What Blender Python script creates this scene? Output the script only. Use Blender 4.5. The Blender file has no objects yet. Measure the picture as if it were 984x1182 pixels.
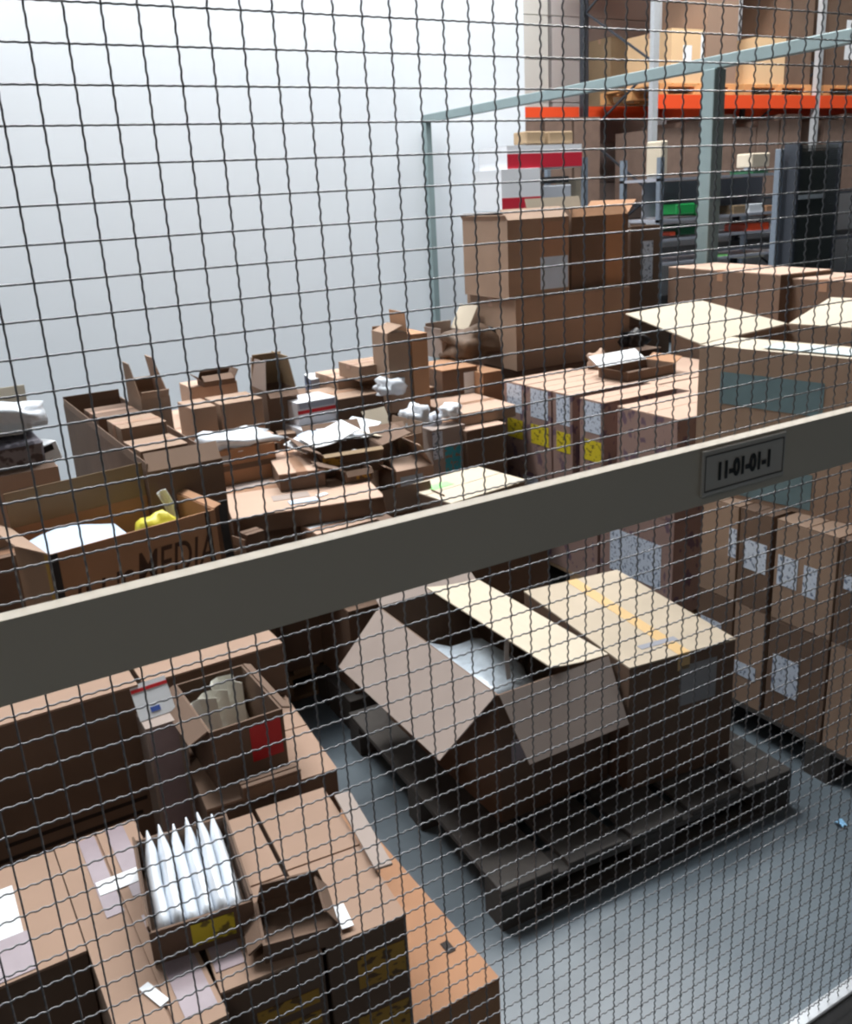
import bpy, bmesh, math, random
import numpy as np
from mathutils import Vector, Matrix
random.seed(7)
SC = bpy.context.scene
COL = SC.collection

# ------------------------------------------------------------------ camera
F_PX = 1065.016
R3 = np.array([[0.855820738221091, -0.514481009494357, -0.05366707463961648],
               [-0.2091517916859623, -0.24928057460233832, -0.945576397315669],
               [0.4731029402416124, 0.8204684552105554, -0.3209441103044983]])
CAM = np.array([0.0, -1.117, 2.07])

def ray(x, y):
    return R3.T @ np.array([(x - 492) / F_PX, (y - 591) / F_PX, 1.0])
def PZ(p, z):                       # where the sight line of a picture point meets height z
    d = ray(*p); return CAM + d * (z - CAM[2]) / d[2]
def PY(p, y):
    d = ray(*p); return CAM + d * (y - CAM[1]) / d[1]
def PX(p, x):
    d = ray(*p); return CAM + d * (x - CAM[0]) / d[0]

cam_d = bpy.data.cameras.new('camera'); cam = bpy.data.objects.new('camera', cam_d); COL.objects.link(cam)
SC.camera = cam
cam_d.sensor_fit = 'VERTICAL'; cam_d.sensor_height = 24.0
cam_d.lens = F_PX / 1182 * 24.0
cam_d.clip_start = 0.05; cam_d.clip_end = 100
M = Matrix(((R3[0][0], -R3[1][0], -R3[2][0]), (R3[0][1], -R3[1][1], -R3[2][1]), (R3[0][2], -R3[1][2], -R3[2][2]))).to_4x4()
M.translation = Vector(CAM)
cam.matrix_world = M

# ------------------------------------------------------------------ materials
def lin(c):
    return tuple(((v / 255) / 12.92 if v / 255 <= 0.04045 else ((v / 255 + 0.055) / 1.055) ** 2.4) for v in c)
MATS = {}
def mat(name, rgb, rough=0.7, metal=0.0, noise=0.0, scale=8.0, bump=0.0, alpha=None, spec=0.5, trans=0.0, emit=0.0):
    if name in MATS: return MATS[name]
    m = bpy.data.materials.new(name); m.use_nodes = True
    nt = m.node_tree; b = nt.nodes['Principled BSDF']
    c = lin(rgb)
    b.inputs['Base Color'].default_value = (*c, 1)
    b.inputs['Roughness'].default_value = rough
    b.inputs['Metallic'].default_value = metal
    b.inputs['Specular IOR Level'].default_value = spec
    if trans: b.inputs['Transmission Weight'].default_value = trans
    if alpha is not None: b.inputs['Alpha'].default_value = alpha
    if emit:
        b.inputs['Emission Color'].default_value = (*c, 1); b.inputs['Emission Strength'].default_value = emit
    tc = nt.nodes.new('ShaderNodeTexCoord')
    n = nt.nodes.new('ShaderNodeTexNoise'); n.inputs['Scale'].default_value = scale; n.inputs['Detail'].default_value = 5
    nt.links.new(tc.outputs['Object'], n.inputs['Vector'])
    if noise > 0:
        r = nt.nodes.new('ShaderNodeValToRGB')
        r.color_ramp.elements[0].position = 0.3; r.color_ramp.elements[1].position = 0.7
        r.color_ramp.elements[0].color = (*[v * (1 - noise) for v in c], 1)
        r.color_ramp.elements[1].color = (*[min(1, v * (1 + noise)) for v in c], 1)
        nt.links.new(n.outputs['Fac'], r.inputs['Fac']); nt.links.new(r.outputs['Color'], b.inputs['Base Color'])
    if bump > 0:
        bp = nt.nodes.new('ShaderNodeBump'); bp.inputs['Strength'].default_value = bump; bp.inputs['Distance'].default_value = 0.004
        nt.links.new(n.outputs['Fac'], bp.inputs['Height']); nt.links.new(bp.outputs['Normal'], b.inputs['Normal'])
    MATS[name] = m
    return m
def printed(name, base, ink, sx=60, sy=26, thr=0.55, rough=0.6):   # paper with rows of faint print
    if name in MATS: return MATS[name]
    m = mat(name, base, rough)
    nt = m.node_tree; b = nt.nodes['Principled BSDF']
    tc = nt.nodes.new('ShaderNodeTexCoord'); mp = nt.nodes.new('ShaderNodeMapping')
    mp.inputs['Scale'].default_value = (sx, sx, sy)
    nt.links.new(tc.outputs['Object'], mp.inputs['Vector'])
    v = nt.nodes.new('ShaderNodeTexNoise'); v.inputs['Scale'].default_value = 1.0; v.inputs['Detail'].default_value = 2
    nt.links.new(mp.outputs['Vector'], v.inputs['Vector'])
    r = nt.nodes.new('ShaderNodeValToRGB'); r.color_ramp.elements[0].position = thr; r.color_ramp.elements[1].position = thr + 0.06
    r.color_ramp.elements[0].color = (*lin(base), 1); r.color_ramp.elements[1].color = (*lin(ink), 1)
    nt.links.new(v.outputs['Fac'], r.inputs['Fac']); nt.links.new(r.outputs['Color'], b.inputs['Base Color'])
    return m
kraft = mat('kraft_board', (152, 127, 108), 0.85, noise=0.07, scale=5, bump=0.15)
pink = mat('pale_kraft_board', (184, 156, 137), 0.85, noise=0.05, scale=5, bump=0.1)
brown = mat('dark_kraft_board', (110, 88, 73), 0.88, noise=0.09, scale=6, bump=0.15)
dim_tan = mat('dimmed_tan_board', (160, 132, 113), 0.85, noise=0.06, scale=5, bump=0.1)  # pale kraft darkened: weaker light near the mesh put in the colour
cream = mat('cream_board', (196, 184, 164), 0.8, noise=0.04, scale=4, bump=0.1)
olive = mat('olive_kraft_board', (146, 124, 96), 0.85, noise=0.07, scale=5)
orangeb = mat('orange_kraft_board', (170, 128, 96), 0.85, noise=0.08, scale=5)
greyb = mat('grey_board', (158, 144, 136), 0.8, noise=0.05, scale=5)
purple = printed('printed_kraft_board', (150, 124, 116), (104, 84, 98), 22, 14, 0.58, 0.8)
white = mat('white_paper', (232, 236, 240), 0.55, noise=0.03, scale=20)
plastic = mat('white_plastic_film', (225, 232, 240), 0.22, noise=0.04, scale=30, bump=0.5)
bluew = mat('pale_blue_paper', (190, 210, 232), 0.5, noise=0.04, scale=15)
lab = printed('shipping_label_paper', (205, 216, 232), (110, 125, 150), 70, 60, 0.56)
tape = mat('brown_tape', (164, 128, 104), 0.3, noise=0.04, scale=10)
ctape = mat('grey_clear_tape', (156, 142, 148), 0.22, noise=0.06, scale=20)
yellow = printed('yellow_print', (214, 196, 44), (120, 105, 40), 40, 60, 0.58)
ochre = printed('ochre_print', (178, 134, 44), (96, 66, 30), 40, 60, 0.55)
red = mat('red_print', (190, 26, 34), 0.5)
cyanp = printed('cyan_print', (60, 160, 180), (140, 120, 104), 45, 45, 0.53)
tealp = mat('slate_blue_print', (104, 128, 134), 0.75, noise=0.08, scale=12)
navy = mat('navy_print', (52, 62, 100), 0.5)
black = mat('black_plastic', (24, 24, 26), 0.45)
dark = mat('dark_ink', (40, 28, 22), 0.8)
wood = mat('pallet_wood', (150, 124, 96), 0.85, noise=0.18, scale=9, bump=0.2)
gwood = mat('weathered_pallet_wood', (72, 68, 65), 0.85, noise=0.2, scale=9, bump=0.2)
green = mat('green_bin', (38, 168, 84), 0.5)
dgreen = mat('dark_green_bin', (28, 84, 52), 0.5)
orange = mat('orange_steel', (236, 84, 44), 0.45)
teal = mat('pale_teal_steel', (140, 158, 160), 0.45, 0.2, noise=0.04)
galv = mat('galvanised_steel', (196, 200, 204), 0.4, 0.35, noise=0.05, scale=20)
dsteel = mat('dark_steel', (62, 66, 74), 0.5, 0.3)
wirem = mat('wire_steel', (112, 113, 116), 0.30, 0.55)
beamm = mat('grey_painted_steel', (186, 176, 160), 0.5, 0.0, noise=0.02, scale=3)
platem = mat('label_plate_grey', (176, 170, 162), 0.45)
gold = mat('amber_edge', (196, 146, 44), 0.7)
lime = mat('green_sticker', (150, 238, 140), 0.5)

# ------------------------------------------------------------------ mesh helpers
def mk(name, bm, m, parent=None, loc=(0, 0, 0), smooth=False):
    me = bpy.data.meshes.new(name); bm.to_mesh(me); bm.free()
    for mm in (m if isinstance(m, (list, tuple)) else [m]): me.materials.append(mm)
    o = bpy.data.objects.new(name, me); COL.objects.link(o)
    o.location = loc
    if parent is not None: o.parent = parent
    if smooth:
        for p in me.polygons: p.use_smooth = True
    return o
def tag(o, label=None, cat=None, group=None, kind=None):
    if label: o['label'] = label
    if cat: o['category'] = cat
    if group: o['group'] = group
    if kind: o['kind'] = kind
    return o
def empty(name, loc, rot=0.0):
    o = bpy.data.objects.new(name, None); COL.objects.link(o)
    o.empty_display_size = 0.05; o.location = loc; o.rotation_euler = (0, 0, rot)
    return o
def ab(bm, x0, y0, z0, x1, y1, z1, mtx=None):
    vs = [bm.verts.new(Vector(c) if mtx is None else mtx @ Vector(c)) for c in
          ((x0, y0, z0), (x1, y0, z0), (x1, y1, z0), (x0, y1, z0), (x0, y0, z1), (x1, y0, z1), (x1, y1, z1), (x0, y1, z1))]
    for f in ((0, 3, 2, 1), (4, 5, 6, 7), (0, 1, 5, 4), (1, 2, 6, 5), (2, 3, 7, 6), (3, 0, 4, 7)):
        bm.faces.new([vs[i] for i in f])
def bevel(bm, w=0.003, seg=1):
    bmesh.ops.bevel(bm, geom=list(bm.edges), offset=w, segments=seg, affect='EDGES', clamp_overlap=True)
def bar(bm, a, b, r):               # square bar between two points
    a = Vector(a); b = Vector(b); d = b - a; L = d.length
    q = d.to_track_quat('Z', 'Y').to_matrix().to_4x4(); q.translation = a
    ab(bm, -r, -r, 0, r, r, L, q)
def sheet(nx, ny, fn, th=0.0015):   # a thin bent sheet, fn(u,v) -> xyz
    bm = bmesh.new(); g = [[bm.verts.new(fn(i / nx, j / ny)) for j in range(ny + 1)] for i in range(nx + 1)]
    fs = [bm.faces.new((g[i][j], g[i + 1][j], g[i + 1][j + 1], g[i][j + 1])) for i in range(nx) for j in range(ny)]
    bm.normal_update()
    bmesh.ops.solidify(bm, geom=fs, thickness=th)
    return bm

def lump(w, d, h, seed, n=10, amp=0.25):   # a soft crumpled bag
    rnd = random.Random(seed); bm = bmesh.new()
    bmesh.ops.create_icosphere(bm, subdivisions=3, radius=1)
    ph = [rnd.uniform(0, 6.3) for _ in range(8)]
    for v in bm.verts:
        c = v.co.copy()
        k = 1 + min(amp, .34) * (math.sin(c.x * 5 + ph[0]) * math.sin(c.y * 5 + ph[1]) + 0.5 * math.sin(c.z * 7 + ph[2] + c.x * 4) + 0.3 * math.sin(c.y * 11 + ph[3]) + .25 * math.sin(c.x * 17 + c.z * 9))
        x = max(-0.8, min(0.8, c.x * 1.05)) * k; y = max(-0.8, min(0.8, c.y * 1.05)) * k
        z = max(-0.55, c.z) * k
        v.co = Vector((x * w / 1.6, y * d / 1.6, (max(-0.55, z) + 0.55) * h / 1.55))
    return bm

# ------------------------------------------------------------------ cartons
T = 0.005
def solve(pts, z1, w=None, d=None, rot=None):
    Q = {k: (np.array(v[1:3], float) if v[0] == 'w' else PZ(v, z1)[:2]) for k, v in pts.items()}
    if rot is None:
        if 'FL' in Q and 'FR' in Q: e = Q['FR'] - Q['FL']; rot = math.atan2(e[1], e[0])
        elif 'BL' in Q and 'BR' in Q: e = Q['BR'] - Q['BL']; rot = math.atan2(e[1], e[0])
        elif 'FL' in Q and 'BL' in Q: e = Q['BL'] - Q['FL']; rot = math.atan2(e[1], e[0]) - math.pi / 2
        else: rot = 0.0
    else: rot = math.radians(rot)
    ex = np.array([math.cos(rot), math.sin(rot)]); ey = np.array([-ex[1], ex[0]])
    def avg(keys, e): 
        v = [Q[k] @ e for k in keys if k in Q]; return sum(v) / len(v) if v else None
    l, r = avg(('FL', 'BL'), ex), avg(('FR', 'BR'), ex); f, b = avg(('FL', 'FR'), ey), avg(('BL', 'BR'), ey)
    if w is None: w = r - l
    if d is None: d = b - f
    u0 = l if l is not None else r - w
    v0 = f if f is not None else b - d
    o = ex * (u0 + w / 2) + ey * (v0 + d / 2)
    return o, rot, w, d

def decal(parent, side, w, d, h, u0, v0, u1, v1, m, name='shipping_label', label=None, off=0.0008):
    bm = bmesh.new()
    t0, t1 = off, off + 0.0008
    if side == 'F': ab(bm, -w/2 + u0*w, -d/2 - t1, v0*h, -w/2 + u1*w, -d/2 - t0, v1*h)
    if side == 'B': ab(bm, -w/2 + u0*w, d/2 + t0, v0*h, -w/2 + u1*w, d/2 + t1, v1*h)
    if side == 'L': ab(bm, -w/2 - t1, d/2 - u1*d, v0*h, -w/2 - t0, d/2 - u0*d, v1*h)   # u runs from the far end to the near end
    if side == 'R': ab(bm, w/2 + t0, -d/2 + u0*d, v0*h, w/2 + t1, -d/2 + u1*d, v1*h)
    if side == 'T': ab(bm, -w/2 + u0*w, -d/2 + v0*d, h + t0, -w/2 + u1*w, -d/2 + v1*d, h + t1)
    o = mk(name, bm, m, parent)
    if label: o['label'] = label
    return o

def flap(root, side, w, d, h, ang, L, m, taper=0.0, cut=0.0, curl=0.0, inset=0.004, name='flap', dz=0.0):
    """hinged on the rim; 0 = lying closed over the box, 90 = upright, 180 = flat outwards, 240 = hanging"""
    hw = (w if side in 'FB' else d) / 2 - inset
    ns = 6 if curl else 1
    a = math.radians(ang)
    pts = [(0.0, 0.0)]; cur = a - math.radians(curl) / 2
    for i in range(ns):
        pts.append((pts[-1][0] + math.cos(cur) * L / ns, pts[-1][1] + math.sin(cur) * L / ns)); cur += math.radians(curl) / max(1, ns - 1)
    def place(s, q, z):   # s along the rim, q inwards, z up
        z += h + dz
        if side == 'F': return (s, -d/2 + q, z)
        if side == 'B': return (-s, d/2 - q, z)
        if side == 'L': return (-w/2 + q, -s, z)
        return (w/2 - q, s, z)
    bm = bmesh.new(); rows = []
    for i, (q, z) in enumerate(pts):
        k = i / ns; hh = hw - taper * k
        if i == ns and cut: 
            rows.append([bm.verts.new(place(s, q, z)) for s in (-hh + cut, hh - cut)])
        else: rows.append([bm.verts.new(place(s, q, z)) for s in (-hh, hh)])
    fs = []
    for i in range(ns): fs.append(bm.faces.new((rows[i][0], rows[i][1], rows[i+1][1], rows[i+1][0])))
    bm.normal_update(); bmesh.ops.solidify(bm, geom=fs, thickness=0.004)
    return mk(name, bm, m, root)

ALL = {}
def carton(label, pts, z1, z0, m=kraft, w=None, d=None, rot=None, flaps=None, decals=(), seam='x', tp=True, name='cardboard_box',
           cat='box', group=None, inner=None, tapem=None, fm=None, key=None):
    o, r, w, d = solve(pts, z1, w, d, rot)
    h = z1 - z0
    root = empty(name, (o[0], o[1], z0), r); tag(root, label, cat, group)
    if flaps is None:                                    # closed: body with the two outer top flaps meeting at a seam
        bm = bmesh.new(); ab(bm, -w/2, -d/2, 0, w/2, d/2, h - 0.006); bevel(bm, 0.002)
        mk('box_body', bm, m, root)
        g = 0.0025
        for s in (-1, 1):
            bm = bmesh.new()
            if seam == 'x':
                y0, y1 = (-d/2, -g) if s < 0 else (g, d/2)
                vs = [(-w/2, y0), (w/2, y0), (w/2, y1), (-w/2, y1)]
            else:
                x0, x1 = (-w/2, -g) if s < 0 else (g, w/2)
                vs = [(x0, -d/2), (x1, -d/2), (x1, d/2), (x0, d/2)]
            lo = [bm.verts.new((x, y, h - 0.0055)) for x, y in vs]; hi = [bm.verts.new((x, y, h)) for x, y in vs]
            bm.faces.new(lo[::-1]); bm.faces.new(hi)
            for i in range(4): bm.faces.new((lo[i], lo[(i+1) % 4], hi[(i+1) % 4], hi[i]))
            mk('top_flap', bm, fm or m, root)  # fm is mostly a paler top: overhead light put into the colour
        if tp:
            tw = 0.024; bm = bmesh.new()
            if seam == 'x':
                ab(bm, -w/2 - .001, -tw, h + .0003, w/2 + .001, tw, h + .001)
                ab(bm, -w/2 - .0016, -tw, h - min(.06, h*.3), -w/2 - .0006, tw, h + .001); ab(bm, w/2 + .0006, -tw, h - min(.06, h*.3), w/2 + .0016, tw, h + .001)
            else:
                ab(bm, -tw, -d/2 - .001, h + .0003, tw, d/2 + .001, h + .001)
                ab(bm, -tw, -d/2 - .0016, h - min(.06, h*.3), tw, -d/2 - .0006, h + .001); ab(bm, -tw, d/2 + .0006, h - min(.06, h*.3), tw, d/2 + .0016, h + .001)
            mk('packing_tape', bm, tapem or tape, root)
    else:
        bm = bmesh.new()
        ab(bm, -w/2, -d/2, 0, w/2, d/2, T)
        ab(bm, -w/2, -d/2, T, w/2, -d/2 + T, h); ab(bm, -w/2, d/2 - T, T, w/2, d/2, h)
        ab(bm, -w/2, -d/2 + T, T, -w/2 + T, d/2 - T, h); ab(bm, w/2 - T, -d/2 + T, T, w/2, d/2 - T, h)
        mk('box_body', bm, m, root)
        for side, spec in flaps.items():
            ang, L = spec[0], spec[1]; kw = spec[2] if len(spec) > 2 else {}
            flap(root, side, w, d, h, ang, L, kw.pop('m', fm or m), **kw)
    for dc in decals:
        decal(root, dc[0], w, d, h, *dc[1:6], *dc[6:])
    ALL[key or label] = (root, w, d, h)
    return root

def pallet(label, x0, y0, w, d, rot=0.0, m=wood, zb=0.0, nb=7, group=None, along='y', h=0.145):
    root = empty('wooden_pallet', (x0 + w/2, y0 + d/2, zb), math.radians(rot)); tag(root, label, 'pallet', group)
    if along == 'y': W, D = w, d
    else: W, D = d, w
    R = Matrix.Rotation(0 if along == 'y' else math.pi/2, 4, 'Z')
    for k in range(nb):
        bw = W / nb * 0.86; x = -W/2 + (W - bw) * k / (nb - 1)
        bm = bmesh.new(); ab(bm, x, -D/2, h - 0.02, x + bw, D/2, h, R); bevel(bm, 0.002); mk('deck_board', bm, m, root)
    for y in (-D/2, -0.05, D/2 - 0.1):
        bm = bmesh.new(); ab(bm, -W/2, y, h - 0.04, W/2, y + 0.1, h - 0.0205, R); mk('stringer_board', bm, m, root)
        bm = bmesh.new(); ab(bm, -W/2, y, 0, W/2, y + 0.1, 0.018, R); mk('bottom_board', bm, m, root)
        for x in (-W/2, -0.07, W/2 - 0.14):
            bm = bmesh.new(); ab(bm, x, y, 0.0185, x + 0.14, y + 0.1, h - 0.0405, R); mk('block', bm, m, root)
    return root

# ------------------------------------------------------------------ the setting
def structure(name, bm, m): 
    o = mk(name, bm, m); o['kind'] = 'structure'; return o
fl = bpy.data.materials.new('polished_concrete'); fl.use_nodes = True; nt = fl.node_tree; b = nt.nodes['Principled BSDF']
tc = nt.nodes.new('ShaderNodeTexCoord'); n1 = nt.nodes.new('ShaderNodeTexNoise'); n1.inputs['Scale'].default_value = 1.6; n1.inputs['Detail'].default_value = 8; n1.inputs['Roughness'].default_value = 0.65
r1 = nt.nodes.new('ShaderNodeValToRGB'); r1.color_ramp.elements[0].position = .3; r1.color_ramp.elements[1].position = .72
r1.color_ramp.elements[0].color = (*lin((86, 97, 105)), 1); r1.color_ramp.elements[1].color = (*lin((112, 124, 132)), 1)
nt.links.new(tc.outputs['Object'], n1.inputs['Vector']); nt.links.new(n1.outputs['Fac'], r1.inputs['Fac']); nt.links.new(r1.outputs['Color'], b.inputs['Base Color'])
b.inputs['Roughness'].default_value = 0.38
bm = bmesh.new(); ab(bm, -8, -6, -0.1, 26, 12.0, 0); structure('floor', bm, fl)
wallm = mat('white_wall_paint', (226, 232, 238), 0.8, noise=0.012, scale=1.5)
WY = 10.6; WN = 6.7; WX = 5.87
bm = bmesh.new(); ab(bm, -8, WN, 0, WX, WN + .2, 9); structure('wall_back', bm, wallm)
bm = bmesh.new(); ab(bm, WX - .2, WN + .2, 0, WX, WY, 9); structure('wall_side', bm, wallm)
bm = bmesh.new(); ab(bm, WX - .2, WY, 0, 26, WY + .2, 9); structure('wall_rear', bm, wallm)
bm = bmesh.new(); ab(bm, -8.2, -6, 0, -8, WY + .2, 9); structure('wall_left', bm, mat('dark_unseen_wall', (52, 50, 48), 0.8))
rearm = mat('dark_unseen_wall', (52, 50, 48), 0.8)  # unseen walls darkened so less light bounces onto box fronts
bm = bmesh.new(); ab(bm, -8.2, -6.2, 0, 26, -6, 9); structure('wall_front', bm, rearm)
bm = bmesh.new(); ab(bm, 26, -6.2, 0, 26.2, WY + .2, 9); structure('wall_right', bm, rearm)
bm = bmesh.new(); ab(bm, -8.2, -6.2, 9, 26.2, WY + .2, 9.1); structure('ceiling', bm, mat('ceiling_white', (150, 152, 154), 0.8))


# ------------------------------------------------------------------ wire partition with its beam
part_root = empty('wire_partition', (0.9, 0, 0)); tag(part_root, 'crimped steel wire mesh panel with a grey cross beam in front of all the boxes', 'wire partition')
def wire_grid():
    U0, V0 = -0.204025 * 0.8, 1.0
    cx = 0.05 * 0.9776773 * 0.8; cz = 0.04
    ox = 0.204025 * 0.8                # x of vertical wire 0 relative to the camera
    oz = CAM[2] + 0.269226 * 0.8       # z of horizontal wire 0
    x_min, x_max = -0.75, 2.75; z_min, z_max = 0.03, 2.62
    r = 0.00135; A = 0.0018; NS = 10; K = 5
    wires = []
    for part, (za, zb, dx, dz) in enumerate(((1.60, z_max, 0.0, 0.0), (z_min, 1.575, 0.10, 0.53))):   # upper and lower sheet, lapped behind the beam
        for v in range(int((x_min - ox) / cx), int((x_max - ox) / cx) + 1):
            z = np.arange(za, zb, cz / NS); x = np.full_like(z, ox + (v + dx) * cx)
            y = A * np.cos(5 * math.pi * (oz - dz * cz - z) / cz + math.pi * v)
            wires.append((np.c_[x, y, z], 0))
        for hh in range(int(math.ceil((oz - zb) / cz)), int((oz - za) / cz) + 1):
            x = np.arange(x_min, x_max, cx / NS); z = np.full_like(x, oz - (hh + dz) * cz * (1 if part == 0 else 1.003))
            y = -A * np.cos(5 * math.pi * (x - ox - dx * cx) / cx + math.pi * hh)
            if za < z[0] < zb: wires.append((np.c_[x, y, z], 1))
    verts = []; faces = []; base = 0
    for p, kind in wires:
        n = len(p); ang = np.arange(K) * 2 * math.pi / K
        t = np.gradient(p, axis=0); t /= np.linalg.norm(t, axis=1)[:, None]
        e1 = np.tile([1., 0, 0] if kind == 0 else [0, 0, 1.], (n, 1)); e2 = np.cross(t, e1)
        ring = p[:, None, :] + r * (np.cos(ang)[None, :, None] * e1[:, None, :] + np.sin(ang)[None, :, None] * e2[:, None, :])
        verts.append(ring.reshape(-1, 3))
        i = np.arange(n - 1)[:, None] * K; k = np.arange(K)[None, :]; k2 = (k + 1) % K
        faces.append((base + np.stack([i + k, i + k2, i + K + k2, i + K + k], -1)).reshape(-1, 4))
        base += n * K
    V = np.concatenate(verts) - np.array([0.9, 0, 0]); Fc = np.concatenate(faces)
    me = bpy.data.meshes.new('wire_grid'); me.vertices.add(len(V)); me.vertices.foreach_set('co', V.astype(np.float32).ravel())
    me.loops.add(Fc.size); me.loops.foreach_set('vertex_index', Fc.ravel().astype(np.int32))
    me.polygons.add(len(Fc)); me.polygons.foreach_set('loop_start', np.arange(0, Fc.size, 4, dtype=np.int32))
    me.polygons.foreach_set('loop_total', np.full(len(Fc), 4, dtype=np.int32)); me.polygons.foreach_set('use_smooth', np.ones(len(Fc), dtype=bool))
    me.update(); me.validate(); me.materials.append(wirem)
    o = bpy.data.objects.new('wire_grid', me); COL.objects.link(o); o.parent = part_root
wire_grid()
bm = bmesh.new()
ab(bm, -1.7, -0.032, 1.534, 1.9, -0.0295, 1.639)          # face sheet of the beam
ab(bm, -1.7, -0.0295, 1.6365, 1.9, -0.006, 1.639); ab(bm, -1.7, -0.0295, 1.534, 1.9, -0.006, 1.5365)
ab(bm, -1.7, -0.0085, 1.5365, 1.9, -0.006, 1.560); ab(bm, -1.7, -0.0085, 1.613, 1.9, -0.006, 1.6365)
beam = mk('cross_beam', bm, beamm, part_root)
bm = bmesh.new(); ab(bm, -1.66, -0.014, 0.0, 1.86, 0.022, 0.03); bevel(bm, .003); mk('bottom_rail', bm, galv, part_root)
bm = bmesh.new(); ab(bm, -1.66, -0.17, 0.0, 1.86, -0.0145, 0.022); bevel(bm, .002); mk('dark_floor_strip', bm, mat('near_black', (16, 16, 17), .8), part_root)  # near-black strip along the foot of the bottom rail
bm = bmesh.new(); ab(bm, -1.66, -0.02, 2.62, 1.86, 0.02, 2.66); bevel(bm, .003); mk('top_rail', bm, beamm, part_root)
for x in (-1.69, 1.85):
    bm = bmesh.new(); ab(bm, x, -0.02, 0, x + .04, 0.02, 2.66); bevel(bm, .003); mk('post', bm, beamm, part_root)
# sign plate on the beam
bm = bmesh.new(); X0, X1, Z0, Z1 = 1.178 - .9, 1.392 - .9, 1.5505, 1.6335
ab(bm, X0, -0.0375, Z0, X1, -0.0325, Z1); bevel(bm, 0.0015); pl = mk('sign_plate', bm, platem, beam); pl['label'] = 'grey location sign reading 11-01-01-1'
bm = bmesh.new()
for (a, b_, c, d_) in ((X0 + .006, Z1 - .011, X1 - .006, Z1 - .009), (X0 + .006, Z0 + .008, X1 - .006, Z0 + .010), (X0 + .006, Z0 + .010, X0 + .0075, Z1 - .011), (X1 - .0075, Z0 + .010, X1 - .006, Z1 - .011)):
    ab(bm, a, -0.0385, b_, c, -0.0375, d_)
mk('sign_border', bm, mat('sign_border_dark', (70, 66, 62), .6), beam)
fc = bpy.data.curves.new('sign_lettering', 'FONT'); fc.body = '11-01-01-1'; fc.size = 0.042; fc.align_x = 'CENTER'; fc.align_y = 'CENTER'; fc.offset = 0.0022; fc.extrude = 0.0003
fc.materials.append(mat('sign_black', (14, 14, 14), .6))
def text_mesh(curve, name):
    t = bpy.data.objects.new(name, curve); COL.objects.link(t)
    bpy.context.view_layer.update()
    me = bpy.data.meshes.new_from_object(t.evaluated_get(bpy.context.evaluated_depsgraph_get()))
    bpy.data.objects.remove(t); me.name = name
    o = bpy.data.objects.new(name, me); COL.objects.link(o); return o
ft = text_mesh(fc, 'sign_lettering')
ft.parent = beam; ft.location = ((X0 + X1) / 2 - .002, -0.0388, 1.590); ft.rotation_euler = (math.pi/2, 0, 0); ft.scale = (0.76, 1, 1)

# ================= near pile, bottom left of the picture =================
NG = 'cartons piled on the near pallet'
pallet('wooden pallet under the near pile of cartons by the mesh', 0.02, 0.10, 0.80, 1.18, m=wood)
carton('largest bottom carton of the near pile, its orange top edge showing along the aisle', {'FR': (575, 1130), 'BR': (384, 905)}, 0.55, 0.146, mat('orange_tan_board', (168, 124, 92), .85, noise=.08, scale=6), w=0.78, rot=0, d=1.12, tp=False, seam='y', name='large_carton',
       decals=[('T', .93, .10, .955, .13, dark, 'hand_hole')])
carton('carton with orange and yellow printed front, left of the two under the small opened box', {'FL': (255, 1147), 'FR': (372, 1098)}, 0.85, 0.551, brown, d=0.44, rot=-5, fm=dim_tan, seam='x', tp=False, group=None,
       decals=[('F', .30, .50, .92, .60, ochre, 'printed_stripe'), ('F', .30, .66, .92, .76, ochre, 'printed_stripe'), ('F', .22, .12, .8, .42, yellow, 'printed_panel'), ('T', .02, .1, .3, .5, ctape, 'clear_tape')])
carton('carton with dull yellow front print at the right corner of the near pile', {'FL': (377, 1094), 'FR': (468, 1054)}, 0.845, 0.551, brown, d=0.44, rot=-5, fm=dim_tan, seam='x', tp=False,
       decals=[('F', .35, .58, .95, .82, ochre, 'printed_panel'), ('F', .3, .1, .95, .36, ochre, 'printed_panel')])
carton('long tan carton with grey tape, left of the box of white pouches', {'FL': ('w', 0.098, 0.06), 'BR': (160, 955)}, 0.85, 0.551, dim_tan, w=0.163, d=0.60, rot=0, seam='y', tp=False,
       decals=[('T', .28, .55, .48, .98, ctape, 'clear_tape'), ('T', .62, .60, .84, .99, ctape, 'clear_tape'), ('T', .3, .66, .98, .73, white, 'shipping_label', None, .002), ('T', .62, .05, .95, .5, ctape, 'clear_tape')])
carton('tan carton at the bottom left edge with a white label on top', {'FR': (100, 1097)}, 0.85, 0.40, brown, w=0.40, d=0.32, rot=0, fm=dim_tan, seam='y', tp=False,
       decals=[('T', .62, .35, .78, .80, white, 'shipping_label'), ('T', .64, .02, .80, .35, ctape, 'clear_tape')])
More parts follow.
